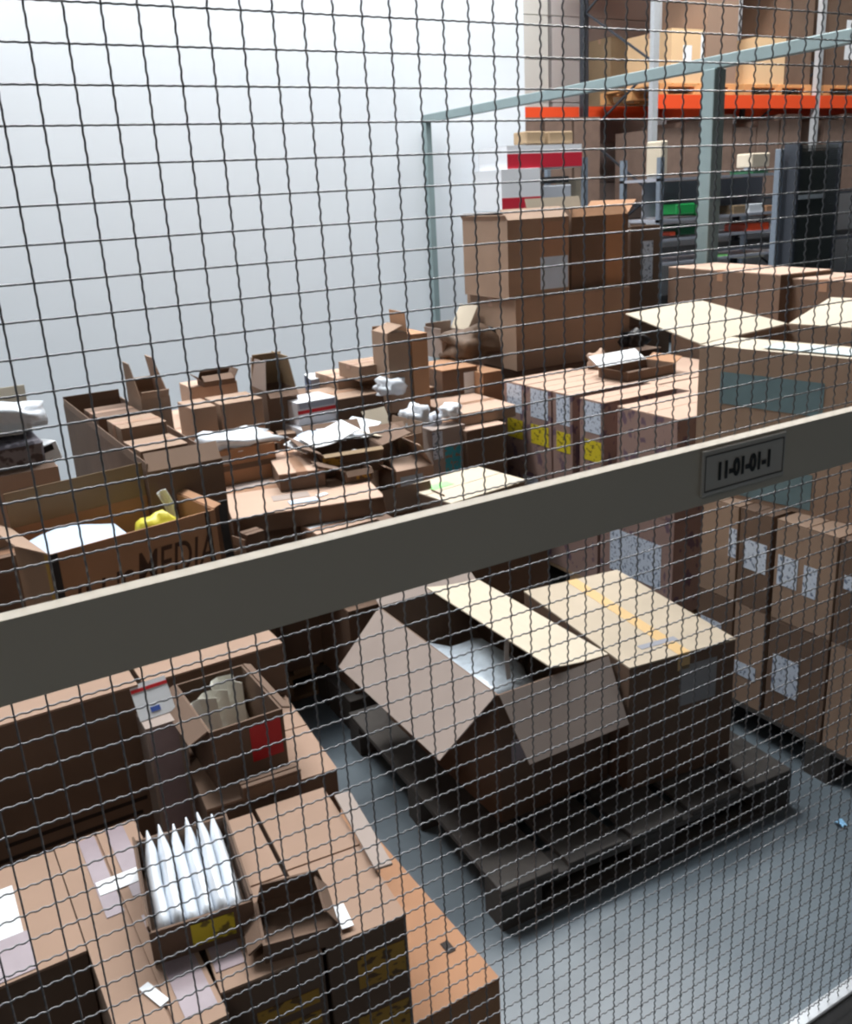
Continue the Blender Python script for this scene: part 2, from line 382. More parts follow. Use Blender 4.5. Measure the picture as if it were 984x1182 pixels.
# box of white pouches
_r = carton('small open carton packed with upright white pouches', {'FL': (172, 1078), 'FR': (292, 1040)}, 0.920, 0.852, brown, d=0.265, flaps={'L': (100, .012), 'R': (100, .012)},
       decals=[('F', .38, .2, .8, .86, yellow, 'printed_panel')], cat='box', key='pouches')
_rt, _w, _d, _h = ALL['pouches']
for i in range(6):
    x = -_w/2 + 0.014 + (i + .5) * (_w - .028) / 6
    def fn(u, v, x=x, i=i):
        zz = 0.006 + u * (0.078 + .012 * math.sin(i * 1.9)); 
        return (x + 0.004 * math.sin(v * 9 + i) * u, (-0.5 + v) * (_d - .02) , zz + u * 0.006 * math.sin(v * 6 + i))
    bm = bmesh.new(); NX = 10; NY = 12; ring = []
    for j in range(NY + 1):
        v = j / NY; taper_ = min(1, v / .08 + .35) * (1 if v < .86 else max(.2, (1 - v) / .14)); th = .57 * (_w - .028) / 6 * taper_ ** .6
        zt = .066 + .022 * v + .006 * math.sin(i * 2.1) + .0025 * math.sin(v * 11 + i)
        row = []
        for k in range(NX):
            a = 2 * math.pi * k / NX
            cz = 0.5 + 0.5 * math.sin(a); pinch = 1 - .30 * cz ** 4
            row.append(bm.verts.new((th * math.cos(a) * pinch + .0015 * math.sin(v * 9 + i * 2) * cz, (-0.5 + v) * (_d - .022), 0.0058 + zt * cz * (1 if v < .8 else 1 + .1 * (v - .8)))))
        ring.append(row)
    for j in range(NY):
        for k in range(NX): bm.faces.new((ring[j][k], ring[j][(k+1) % NX], ring[j+1][(k+1) % NX], ring[j+1][k]))
    bm.faces.new(ring[0][::-1]); bm.faces.new(ring[-1])
    o = mk('white_pouch', bm, plastic, None, smooth=True)
    o.matrix_world = Matrix.Translation(_rt.location) @ Matrix.Rotation(_rt.rotation_euler.z, 4, 'Z') @ Matrix.Translation((x, 0, 0))
    tag(o, 'white pouch standing in the row inside the small open carton of the near pile', 'pouch', 'white pouches in the small open carton')
carton('small opened box with a dark raised back flap, right of the white pouches', {'FL': (304, 1092), 'FR': (392, 1068)}, 0.890, 0.852, brown, d=0.11,
       flaps={'B': (82, .042, dict(cut=.01)), 'R': (60, .04, dict(m=brown)), 'L': (215, .03)}, decals=[], key='n3')
def slip(name, label, cat, px, z, w, d, rot, m, tilt=(0, 0), h=.0015, group=None):
    p = PZ(px, z); bm = bmesh.new(); ab(bm, -w/2, -d/2, 0, w/2, d/2, h)
    o = mk(name, bm, m, None, (p[0], p[1], z)); o.rotation_euler = (math.radians(tilt[0]), math.radians(tilt[1]), math.radians(rot)); tag(o, label, cat, group); return o
slip('paper_slip', 'small white slip sticking up behind the box of white pouches', 'paper', (236, 958), .853, .022, .05, 10, white)
slip('paper_slip', 'white torn slip on the tan carton below the box of pouches', 'paper', (178, 1148), .852, .018, .06, 20, white)
# back rows of the near pile
carton('big dark brown carton at the left with a pale top edge below the beam', {'FR': (159, 790)}, 1.05, 0.551, brown, w=0.75, d=0.33, rot=0, fm=dim_tan, seam='y', tp=False,
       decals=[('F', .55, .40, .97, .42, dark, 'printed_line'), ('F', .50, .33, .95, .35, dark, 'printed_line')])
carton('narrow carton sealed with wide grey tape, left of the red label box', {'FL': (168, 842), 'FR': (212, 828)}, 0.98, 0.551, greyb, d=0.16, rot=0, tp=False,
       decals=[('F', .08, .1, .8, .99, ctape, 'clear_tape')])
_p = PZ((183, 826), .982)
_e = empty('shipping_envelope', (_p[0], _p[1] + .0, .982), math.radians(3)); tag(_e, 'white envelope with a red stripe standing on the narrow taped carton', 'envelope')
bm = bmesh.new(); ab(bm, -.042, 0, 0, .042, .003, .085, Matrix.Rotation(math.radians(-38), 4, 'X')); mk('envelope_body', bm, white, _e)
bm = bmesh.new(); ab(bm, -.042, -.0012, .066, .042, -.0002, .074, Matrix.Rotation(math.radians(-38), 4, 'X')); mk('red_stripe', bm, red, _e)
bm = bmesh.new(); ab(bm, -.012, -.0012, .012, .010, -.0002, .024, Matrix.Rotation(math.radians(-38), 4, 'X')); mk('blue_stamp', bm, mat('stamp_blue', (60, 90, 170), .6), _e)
carton('flat tan carton under the open box with the red label', {'FR': (382, 889), 'BR': (330, 792)}, 0.85, 0.70, brown, w=0.30, rot=-5, fm=dim_tan, seam='x', tp=False)
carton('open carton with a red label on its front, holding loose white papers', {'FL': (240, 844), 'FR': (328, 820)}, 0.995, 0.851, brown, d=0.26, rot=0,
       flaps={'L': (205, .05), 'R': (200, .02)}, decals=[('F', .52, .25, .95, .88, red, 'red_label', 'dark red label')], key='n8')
carton('dark carton behind the open box with the red label, pale top just below the beam', {'FR': (326, 742)}, 1.0, 0.551, brown, w=0.36, d=0.30, rot=0, fm=dim_tan, tp=False)
# loose papers in n8
_rt, _w, _d, _h = ALL['n8']
for i, (x, y, rz, tx) in enumerate(((-.045, -.02, 20, 58), (-.015, 0.0, 8, 64), (.015, .03, -12, 60), (.045, .06, 30, 66))):
    bm = sheet(4, 6, lambda u, v: ((u - .5) * .07, (v - .5) * .02 * math.sin(u * 5), v * .12 + .008 * math.sin(u * 4)))
    o = mk('folded_paper', bm, mat('cream_paper', (240, 238, 226), .6), None)
    o.matrix_world = Matrix.Translation(_rt.location + Vector((x, y, .028))) @ Matrix.Rotation(math.radians(rz), 4, 'Z') @ Matrix.Rotation(math.radians(-tx + 40), 4, 'X')
    tag(o, 'loose white folded paper inside the open carton with the red label', 'paper', 'papers in the open carton with the red label')
_p = PZ((312, 915), .80)
carton('thin dark carton lying in front of the flat tan carton under the red label box', {'FL': (277, 905), 'FR': (351, 893)}, 0.888, 0.852, brown, d=.03, rot=-3, tp=False)
slip('paper_label', 'white label strip at the right corner of the small opened box', 'label', (396, 1058), .8515, .022, .06, -8, white)
# loose grey divider leaning along the right side of the near pile
bm = bmesh.new(); ab(bm, -.018, -.13, 0, .018, .13, .006); bevel(bm, .001)
_p = PZ((418, 958), .852); o = mk('cardboard_divider', bm, greyb, None, (_p[0], _p[1], .853)); o.rotation_euler = (0, 0, math.radians(-8)); tag(o, 'narrow grey cardboard divider along the right top edge of the near pile', 'cardboard sheet')

# ================= pallet with the big opened carton =================
pallet('dark weathered pallet under the big opened carton in the aisle', 1.27, 0.66, 1.17, 1.17, rot=-4, m=gwood, nb=5)
carton('big opened carton on the dark pallet, its pale flaps folded out', {'FL': (575, 803), 'FR': (703, 757)}, 0.615, 0.146, brown, d=0.80, rot=-1,
       flaps={'L': (222, .265, dict(taper=.03)), 'F': (236, .225, dict(taper=.02)), 'R': (6, .235, dict(curl=10, m=cream, taper=.0, dz=.006)), 'B': (150, .2)}, fm=greyb,
       decals=[('F', .1, .45, .5, .62, ctape, 'clear_tape')], name='big_opened_carton', key='bigopen')
carton('closed carton right of the big opened carton with a grey label on its front', {'FL': (727, 771), 'FR': (850, 737)}, 0.615, 0.146, brown, d=0.70, rot=-8, fm=mat('stained_pale_board', (178, 164, 144), .8, noise=.06, scale=7), seam='y', tp=True, tapem=mat('tan_tape', (206, 172, 120), .35),
       decals=[('F', .48, .58, .82, .9, mat('faded_grey_label', (150, 150, 152), .7)), ('T', .25, .12, .6, .16, mat('grey_scribble', (140, 142, 150), .7), 'pen_line')])
_rt, _w, _d, _h = ALL['bigopen']
bm = lump(.26, .44, .15, 11, amp=.16); o = mk('plastic_liner', bm, mat('clear_plastic_liner', (200, 212, 222), .18, noise=.1, scale=30, bump=.8), None, smooth=True)
o.location = (_rt.location.x + .0, _rt.location.y + .05, .34); tag(o, 'crumpled clear plastic liner bulging inside the big opened carton', 'plastic liner')
bm = bmesh.new(); ab(bm, -.19, -.36, 0, .19, .36, .18); bevel(bm, .004); o = mk('packed_bundle', bm, brown, None, (_rt.location.x, _rt.location.y, .152)); tag(o, 'brown wrapped bundle at the bottom of the big opened carton', 'bundle')
bm = sheet(2, 8, lambda u, v: (u * .02, .01 * math.sin(v * 3), v * .16)); _p = PZ((551, 770), .60)
o = mk('paper_strip', bm, white, None, (_rt.location.x + .0, _rt.location.y - .12, .47)); tag(o, 'white paper strip sticking up inside the big opened carton', 'paper')

# second pallet behind
pallet('wooden pallet behind the big opened carton, its end showing beside the aisle', 1.36, 1.92, 1.10, .36, rot=-2, m=gwood)
G2 = 'cartons on the second pallet'
carton('brown carton on the aisle side of the second pallet behind the pale open flap', {'FL': ('w', 1.40, 1.98)}, 0.52, 0.146, brown, w=0.50, d=0.36, rot=-2)
carton('dark carton behind the closed carton with the tan tape', {'FL': ('w', 1.95, 1.99)}, 0.66, 0.146, brown, w=0.46, d=0.5, rot=-2, decals=[('T', .1, .1, .5, .5, navy, 'blue_print')])
carton('flat pale carton with a small green sticker above the beam', {'FL': (521, 581), 'FR': (609, 554)}, 0.90, 0.661, brown, d=0.33, fm=cream, seam='x', tp=False, decals=[('T', .14, .58, .42, .76, lime, 'green_sticker', 'bright green sticker')])
carton('brown open box left of the pale carton with the green sticker', {'FR': (519, 588)}, 0.84, 0.521, brown, w=0.24, d=0.11, rot=0, flaps={'R': (75, .07), 'B': (110, .1), 'L': (190, .05)}, decals=[('F', .3, .1, .6, .8, greyb, 'tape_patch')])
# flat stacks (M13)
carton('wide flat carton with grey smudges on its top, just above the beam', {'FL': (268, 599), 'FR': (444, 573)}, 0.90, 0.825, brown, d=0.75, fm=pink, seam='x', decals=[('T', .1, .55, .35, .66, greyb, 'tape_patch'), ('T', .3, .2, .55, .3, greyb, 'tape_patch')])
carton('deep brown base carton under the wide flat carton', {'FL': ('w', 1.14, 2.33)}, .824, .146, brown, w=.68, d=.70, rot=-3)
carton('tan carton with a white top strip, lowest one visible above the beam', {'FL': (366, 617), 'FR': (450, 595)}, 0.82, 0.522, kraft, d=0.15, fm=pink, seam='x', decals=[('T', .02, .5, .5, .7, white, 'paper_label')])
carton('upright brown box end left of the wide flat carton, next to the lettered box', {'FL': (285, 618), 'FR': (305, 612)}, 0.86, 0.0, brown, d=0.06, tp=False)

# ================= lettered open box and its surroundings =================
pallet('wooden pallet under the lettered open box', -0.02, 1.68, 1.10, .62, m=wood)
carton('large closed carton under the lettered open box', {'FL': ('w', .16, 1.74)}, 0.66, 0.146, brown, w=.80, d=.44, rot=4)
carton('open box with big dark letters printed on its front and a yellow bag inside', {'FL': (55, 641), 'FR': (248, 588)}, 1.10, 0.661, orangeb, d=0.36, flaps={'B': (95, .12, dict(m=olive)), 'L': (150, .10, dict(m=kraft)), 'R': (160, .03, dict(m=orangeb))},
       name='lettered_box', key='ll', decals=[('L', .9, .0, .99, 1, gold, 'amber_corner'), ('F', .005, 0, .05, 1, black, 'black_corner_strip'), ('F', .93, 0, .96, 1, dark, 'dark_edge')])
_rt, _w, _d, _h = ALL['ll']
for k, (txt, x, z, s) in enumerate((("ILL'S", -.14, .25, .17), ("MEDIA", .12, .30, .16))):
    fcx = bpy.data.curves.new('printed_letters', 'FONT'); fcx.body = txt; fcx.size = s; fcx.align_x = 'CENTER'; fcx.align_y = 'CENTER'; fcx.shear = .25; fcx.offset = .0004; fcx.extrude = .0003; fcx.materials.append(mat('letter_brown', (74, 48, 32), .8))
    t = text_mesh(fcx, 'printed_letters'); t.parent = _rt; t.location = (x, -_d/2 - .0012, z); t.rotation_euler = (math.pi/2, math.radians(0), 0); t.scale = (.62, 1, 1)
bm = sheet(6, 6, lambda u, v: (u * .30, v * .24, .02 * math.sin(u * 4) + .03 * v), .002)
o = mk('plastic_sheet', bm, bluew, None); o.matrix_world = Matrix.Translation(_rt.location) @ Matrix.Rotation(_rt.rotation_euler.z, 4, 'Z') @ Matrix.Translation((-_w/2 + .012, -_d/2 + .012, _h - .055))
tag(o, 'pale blue plastic sheet spread in the left of the lettered open box', 'plastic sheet')
bm = lump(.15, .07, .12, 5, amp=.12); o = mk('yellow_bag', bm, mat('yellow_bag_film', (216, 206, 70), .35), None, smooth=True)
o.matrix_world = Matrix.Translation(_rt.location) @ Matrix.Rotation(_rt.rotation_euler.z, 4, 'Z') @ Matrix.Translation((_w/2 - .15, -.03, _h - .128)); tag(o, 'yellow bag poking out at the right of the lettered open box', 'bag')
bm = bmesh.new(); ab(bm, -_w/2 + .01, -_d/2 + .01, .008, _w/2 - .01, _d/2 - .01, _h - .13); o = mk('packed_goods', bm, kraft, None); o.matrix_world = Matrix.Translation(_rt.location) @ Matrix.Rotation(_rt.rotation_euler.z, 4, 'Z')
tag(o, 'brown packed goods filling the lettered open box', 'packed goods')
bm = sheet(3, 8, lambda u, v: (u * .035 + .01 * math.sin(v * 3), .01 * math.sin(u * 3), v * .15), .003)
o = mk('white_packet', bm, white, None); o.matrix_world = Matrix.Translation(_rt.location) @ Matrix.Rotation(_rt.rotation_euler.z, 4, 'Z') @ Matrix.Translation((_w/2 - .06, .06, _h - .115)); o.rotation_euler.y = math.radians(-14); tag(o, 'slim white packet sticking up beside the yellow bag', 'packet')
# black strap hanging right of the lettered box
bm = sheet(1, 10, lambda u, v: (u * .03, .012 * math.sin(v * 6), -v * .36), .004); _p = PZ((262, 588), .98)
o = mk('black_strap', bm, black, None, (.935, 1.99, 1.085)); tag(o, 'black strap hanging in the gap right of the lettered box', 'strap') 
carton('brown box squeezed between the black strap and the wide flat carton', {'FL': (262, 640), 'FR': (284, 632)}, .82, .0, kraft, d=.10, tp=False, flaps={'R': (100, .03), 'L': (80, .03)})
carton('brown carton at the left picture edge beside the lettered box', {'FR': (22, 640)}, .92, .0, brown, w=.42, d=.12, rot=0)
# left heap
carton('carton with a pale blue front label at the far left, under the white bag', {'FR': (67, 538)}, 1.18, 0.0, pink, w=.55, d=.36, rot=3, flaps={'B': (88, .27, dict(m=cream)), 'L': (170, .1), 'F': (20, .1, dict(m=brown))},
       decals=[('F', .86, .70, 1.0, .93, bluew, 'shipping_label', 'pale blue label'), ('F', .72, .55, .86, .95, ctape, 'clear_tape')], key='q')
_rt, _w, _d, _h = ALL['q']
bm = bmesh.new(); ab(bm, -.14, -.1, 0, .14, .1, .20); bevel(bm, .01); o = mk('grey_packet', bm, printed('grey_printed_film', (126, 124, 132), (70, 66, 74), 22, 22, .5, .35), None); o.location = (_rt.location.x + .10, _rt.location.y - .03, 1.10); o.rotation_euler = (math.radians(8), 0, .1); tag(o, 'grey printed plastic packet heaped at the far left', 'packet')
bm = lump(.32, .2, .11, 21, .2); o = mk('white_bag', bm, plastic, None, smooth=True); o.location = (_rt.location.x + .12, _rt.location.y + .0, 1.315); tag(o, 'crumpled white plastic bag on top of the far left heap', 'bag')
_e = empty('white_box', (_rt.location.x + .235, _rt.location.y - .06, 1.175), .3); tag(_e, 'small tilted white box with a black label on the far left heap', 'box')
bm = bmesh.new(); ab(bm, -.06, -.06, 0, .07, .06, .075); bevel(bm, .003); mk('box_body', bm, white, _e)
bm = bmesh.new(); ab(bm, -.045, -.0612, .045, .05, -.0602, .068, Matrix.Rotation(0, 4, 'Y')); mk('black_label', bm, black, _e)
_e.rotation_euler = (math.radians(-5), math.radians(-10), .3)

# ================= big bin carton at the wall side with small boxes in it =================
pallet('pallet under the large bin carton filled with smaller boxes', .66, 2.36, .36, 1.36, m=wood, nb=3)
carton('large open bin carton filled with smaller boxes at the foot of the white wall', {'FL': (155, 548), 'BL': (84, 466)}, 1.2, 0.146, brown, w=.28, rot=0, flaps={'B': (92, .04), 'F': (60, .07, dict(m=pink)), 'L': (80, .03)}, name='large_bin_carton', key='gay')
_rt, _w, _d, _h = ALL['gay']; gx, gy = _rt.location.x, _rt.location.y
bm = bmesh.new(); ab(bm, -_w/2 + .012, -_d/2 + .012, .01, _w/2 - .012, _d/2 - .012, .78); o = mk('packed_goods', bm, brown, None, (gx, gy, .146)); tag(o, 'brown packed layer inside the large bin carton under the small boxes', 'packed goods')
def inb(label, x, y, w, d, z1, m=kraft, z0=.927, **k):
    return carton(label, {'FL': ('w', gx + x, gy + y)}, z1, z0, m, w=w, d=d, **k)
inb('front box inside the large bin carton, nearest its left corner', -.09, -.50, .19, .22, 1.21, kraft, rot=3)
inb('tan box inside the large bin carton behind the front box', -.09, -.22, .19, .22, 1.25, kraft, rot=2)
carton('slim opened carton with two tall flaps sticking up, right of the large bin carton', {'FL': ('w', 1.0, 3.20)}, 1.26, 0.0, kraft, w=.135, d=.26, rot=0, flaps={'L': (96, .16, dict(taper=.07)), 'R': (78, .18, dict(m=pink, taper=.06)), 'B': (60, .08), 'F': (120, .04)})
inb('plain box in the rear half of the large bin carton', -.09, .22, .19, .26, 1.22, brown, rot=2)
inb('low wide box in the middle of the large bin carton', -.11, .03, .22, .13, 1.14, brown, rot=0)
# row of boxes right of the bin
pallet('pallet under the square brown boxes right of the large bin carton', 1.14, 3.16, .49, .98, m=wood, nb=4)
carton('tall base carton under the square brown boxes right of the large bin', {'FL': ('w', 1.16, 3.17)}, 1.0, .146, brown, w=.46, d=.95, rot=0, fm=pink)
carton('square brown box behind the white bottle, left of the wider square box', {'FL': (222, 473), 'FR': (249, 468)}, 1.17, 1.001, kraft, d=.24, rot=0, tp=False)
carton('wider square brown box on the row right of the large bin', {'FL': (253, 467), 'FR': (304, 460)}, 1.17, 1.001, kraft, d=.24, rot=0)
carton('pale box under a white film behind the square brown boxes', {'FL': (218, 447), 'FR': (275, 440)}, 1.17, 1.001, pink, d=.2, rot=0, tp=False)
carton('dark brown opened box peeping over the square brown boxes', {'FL': (235, 441), 'FR': (272, 436)}, 1.20, 1.171, brown, d=.12, rot=0, flaps={'L': (140, .05), 'B': (40, .08), 'F': (30, .05), 'R': (120, .05)})
carton('tall tan carton carrying the white bottle beside the large bin', {'FL': ('w', 1.02, 2.62)}, 1.04, .0, kraft, w=.075, d=.30, rot=0, tp=False, fm=pink)
e = empty('white_bottle', (1.058, 2.74, 1.041)); tag(e, 'white bottle standing left of the white film bag next to the large bin carton', 'bottle')
def lathe(pr, n=14):
    bm = bmesh.new(); rings = [[bm.verts.new((r * math.cos(2*math.pi*k/n), r * math.sin(2*math.pi*k/n), z)) for k in range(n)] for r, z in pr]
    for a, b in zip(rings, rings[1:]):
        for k in range(n): bm.faces.new((a[k], a[(k+1) % n], b[(k+1) % n], b[k]))
    bm.faces.new(rings[0][::-1]); bm.faces.new(rings[-1]); return bm
mk('bottle_body', lathe([(.026, 0), (.028, .01), (.028, .06), (.02, .075), (.013, .08)]), white, e, smooth=True)
mk('cap', lathe([(.014, .0802), (.014, .10), (.012, .102)]), white, e, smooth=True)
# box with white film on top (M4)
carton('brown carton covered by a white film bag, brown tape across its front', {'FL': (237, 524), 'FR': (318, 511)}, 1.06, .902, orangeb, d=.22, rot=-1, flaps={'B': (10, .1), 'F': (15, .05), 'R': (200, .04)}, decals=[('F', .06, .62, .34, .86, mat('silver_label', (176, 172, 170), .3), 'silver_label'), ('F', .0, .40, 1, .56, brown, 'tape_band')], key='m4')
_rt, _w, _d, _h = ALL['m4']
bm = bmesh.new(); ab(bm, -_w/2 + .008, -_d/2 + .008, .008, _w/2 - .008, _d/2 - .008, _h - .03); o = mk('packed_goods', bm, kraft, None); o.matrix_world = Matrix.Translation(_rt.location) @ Matrix.Rotation(_rt.rotation_euler.z, 4, 'Z'); tag(o, 'packed goods inside the carton covered by white film', 'packed goods')
bm = lump(.32, .2, .075, 33, .16); o = mk('white_film_bag', bm, plastic, None, (_rt.location.x, _rt.location.y, 1.045), smooth=True); tag(o, 'white crumpled film bag on the brown carton in front of the large bin', 'bag')

pallet('pallet under the film covered carton and the flat cartons', 1.12, 2.32, .72, .80, m=wood, nb=5)
# ================= middle heap =================
pallet('pallet under the middle heap of cartons', 1.66, 3.18, .90, 1.0, m=wood, rot=0)
carton('tall carton base of the middle heap under the striped box', {'FL': ('w', 1.64, 3.13)}, .86, .146, brown, w=.35, d=.95, rot=0)
carton('second tall base carton of the middle heap', {'FL': ('w', 2.0, 3.25)}, .80, .146, kraft, w=.5, d=.8, rot=0)
carton('large flat topped carton left of the box of magazines', {'FL': (322, 548), 'FR': (375, 541)}, .98, .901, brown, d=.42, fm=pink, seam='y')
carton('open dark box with an amber printed front and white magazines spread over it', {'FL': (372, 526), 'FR': (442, 515)}, 1.01, .901, brown, d=.26,
       flaps={'F': (205, .025, dict(m=olive)), 'R': (165, .15, dict(m=brown)), 'L': (155, .1, dict(m=brown)), 'B': (140, .1)}, decals=[('F', .0, .3, .3, .9, ochre, 'printed_panel')], key='mag')
_rt, _w, _d, _h = ALL['mag']
for i, (x, y, rz, m) in enumerate(((-.10, .10, 14, white), (-.02, .13, 22, bluew), (.07, .10, 8, white), (.13, .15, 30, plastic), (-.05, .05, 4, white))):
    bm = sheet(6, 4, lambda u, v: ((u - .5) * .24, (v - .5) * .17, .02 * math.sin(u * 3.1 + i)), .005)
    o = mk('magazine', bm, m, None, (_rt.location.x + x, _rt.location.y + y, 1.022 + i * .011)); o.rotation_euler = (math.radians(6), math.radians(-3), math.radians(rz)); tag(o, 'white magazine in the fan spread across the open dark box', 'magazine', 'magazines on the open dark box')
bm = lump(.09, .06, .05, 8, .3); o = mk('white_tissue', bm, white, None, (_rt.location.x + .03, _rt.location.y - .04, .93), smooth=True); tag(o, 'crumpled white tissue inside the open dark box', 'paper')
carton('open tan flap box in front of the box of magazines with an amber patch', {'FL': (398, 545), 'FR': (430, 539)}, .955, .901, brown, d=.12, decals=[('F', .4, .2, .9, .8, ochre, 'printed_panel')], flaps={'L': (160, .12), 'F': (230, .03)})
# striped box & neighbours
carton('lower white box with red stripes in the pair behind the magazines', {'FL': (349, 497), 'FR': (396, 488)}, 1.0, .861, mat('striped_white', (206, 208, 214), .6), d=.22, tp=False, decals=[('F', .0, .15, 1, .28, red, 'red_stripe'), ('F', 0, .72, 1, .84, red, 'red_stripe'), ('F', .05, .36, .95, .62, navy, 'blue_lettering_band')])
carton('upper white box with a red stripe, pale top, behind the magazines', {'FL': (343, 466), 'FR': (388, 458)}, 1.12, 1.001, mat('striped_white', (206, 208, 214), .6), d=.2, tp=False, decals=[('F', .0, .50, 1, .66, red, 'red_stripe'), ('F', .05, .72, .95, .95, mat('grey_print', (150, 156, 170), .6), 'grey_lettering_band')])
carton('dark brown carton left of the striped boxes, with raised olive flaps', {'FL': (306, 452), 'FR': (344, 448)}, 1.18, .861, brown, d=.24, rot=-2, flaps={'L': (85, .15, dict(m=greyb)), 'R': (80, .17, dict(m=olive)), 'B': (70, .18, dict(m=olive)), 'F': (220, .05)})
carton('small tilted brown box under the striped boxes', {'FL': (318, 497), 'FR': (346, 505)}, .98, .862, kraft, d=.1, rot=-14, tp=False)
carton('white and navy box at the left of the far row of cartons', {'FL': (359, 438), 'FR': (386, 435)}, 1.13, .862, navy, d=.2, fm=white, tp=False, decals=[('F', 0, .0, .4, 1, mat('pale_blue_panel', (190, 200, 222), .6), 'pale_panel')])
# far row near the wall
pallet('far pallet by the white wall under the long row of cartons', 1.95, 4.30, 1.4, 1.0, m=wood)
carton('long base carton of the far row by the wall', {'FL': ('w', 2.0, 4.35)}, .80, .146, brown, w=1.25, d=.8, rot=0)
carton('nearer of the two long brown cartons right of the striped boxes', {'FL': (386, 462), 'FR': (450, 451)}, 1.10, .801, brown, d=.36, fm=kraft, rot=0)
carton('farther long brown carton on the row right of the navy box, white label', {'FL': (388, 437), 'FR': (455, 428)}, 1.16, .801, kraft, d=.3, fm=pink, rot=0)
carton('thin tan carton lying on the far row below the tall narrow box', {'FL': (415, 424), 'FR': (457, 417)}, 1.24, 1.161, kraft, d=.25, rot=0)
carton('tall narrow box with a raised flap at the wall end of the far row', {'FL': (445, 385), 'FR': (472, 383)}, 1.42, 1.0, kraft, d=.2, rot=-4, flaps={'R': (88, .10, dict(m=orangeb)), 'L': (20, .1), 'B': (80, .02)})
carton('orange brown box beside the tall narrow box', {'FL': (474, 386), 'FR': (494, 384)}, 1.40, 1.0, orangeb, d=.3, rot=-4, tp=False)
bm = lump(.16, .12, .09, 14, .25); _p = PZ((452, 452), 1.12); o = mk('white_bag', bm, plastic, None, (_p[0], _p[1], 1.11), smooth=True); tag(o, 'small white bag on the nearer long brown carton', 'bag')
slip('paper_slip', 'pale slip lying on the long brown carton by the small white bag', 'paper', (440, 448), 1.103, .06, .09, 20, bluew)
carton('brown carton in the middle of the far row behind the small white bag', {'FL': (456, 455), 'FR': (500, 446)}, 1.06, .802, brown, d=.4, fm=kraft, rot=0)
# right middle
carton('flat pinkish topped carton in the middle, above a dark gap', {'FL': (532, 480), 'FR': (577, 469)}, 1.0, .935, kraft, d=.44, fm=pink, rot=-2, w=.36)
carton('brown carton below the flat pinkish carton, left of the yellow sticker stack', {'FL': (540, 498), 'FR': (583, 488)}, .934, .0, brown, d=.4, fm=pink, rot=0)
carton('grey brown carton with a bright blue printed panel', {'FL': (498, 497), 'FR': (538, 490)}, .96, .0, greyb, d=.26, rot=0, decals=[('F', .35, .74, .85, .90, cyanp, 'blue_print', 'bright blue print'), ('F', .0, .84, .3, .99, lab)])
bm = lump(.10, .07, .22, 18, .12); _p = PZ((498, 500), .9); o = mk('white_bottle', bm, mat('milky_plastic', (196, 204, 218), .3), None, (_p[0] - .03, _p[1] - .06, .80), smooth=True); tag(o, 'milky plastic bottle left of the bright blue print carton', 'bottle')
carton('tan carton with opened slanting flaps behind the pale carton with green sticker', {'FL': (458, 545), 'FR': (500, 536)}, .90, .601, pink, d=.2, rot=-3, flaps={'B': (120, .18, dict(m=pink)), 'R': (60, .12, dict(m=pink)), 'L': (150, .06), 'F': (25, .1, dict(m=pink))}, decals=[('F', .1, .5, .7, .9, bluew)])
carton('tan carton tipped up behind the slanting flaps, crumpled film on it', {'FL': (456, 505), 'FR': (492, 500)}, 1.0, .601, kraft, d=.25, rot=8, flaps={'B': (120, .1, dict(m=cream)), 'L': (165, .12, dict(m=cream)), 'R': (100, .05)})
bm = lump(.12, .1, .1, 41, .3); _p = PZ((480, 486), 1.02); o = mk('white_film_bag', bm, plastic, None, (_p[0], _p[1], 1.0), smooth=True); tag(o, 'wad of clear film on the tipped tan carton', 'bag')
carton('brown carton with a white front label, just below the dark crumpled bag', {'FL': (506, 427), 'FR': (556, 423)}, 1.15, .86, brown, d=.34, rot=-2, fm=orangeb, decals=[('F', .6, .2, .92, .9, white)])
carton('orange brown carton at the right of the carton with the white label', {'FL': (558, 431), 'FR': (580, 427)}, 1.12, .86, orangeb, d=.4, rot=0)
carton('base carton beneath the carton with the white label', {'FL': ('w', 2.68, 3.30)}, .858, .0, brown, w=.5, d=.48, rot=0)
_p = PZ((515, 412), 1.16)
_e = empty('crumpled_bag', (_p[0] + .16, _p[1] - .05, 1.152)); tag(_e, 'dark crumpled brown bag lying open in front of the white wall', 'bag')
mk('bag_body', lump(.32, .24, .17, 51, .3), mat('brown_bag', (104, 84, 68), .7, noise=.2, scale=14, bump=.5), _e, smooth=True)
bm = lump(.13, .12, .12, 52, .25); mk('mouth_shade', bm, black, _e, (.13, -.03, .05), smooth=True)  # black lump paints the shade inside the open bag
carton('grey open box behind the dark crumpled bag', {'FL': (506, 385), 'FR': (545, 382)}, 1.30, 1.151, greyb, d=.2, rot=0, flaps={'B': (80, .05), 'R': (120, .16, dict(m=cream)), 'L': (100, .03)})

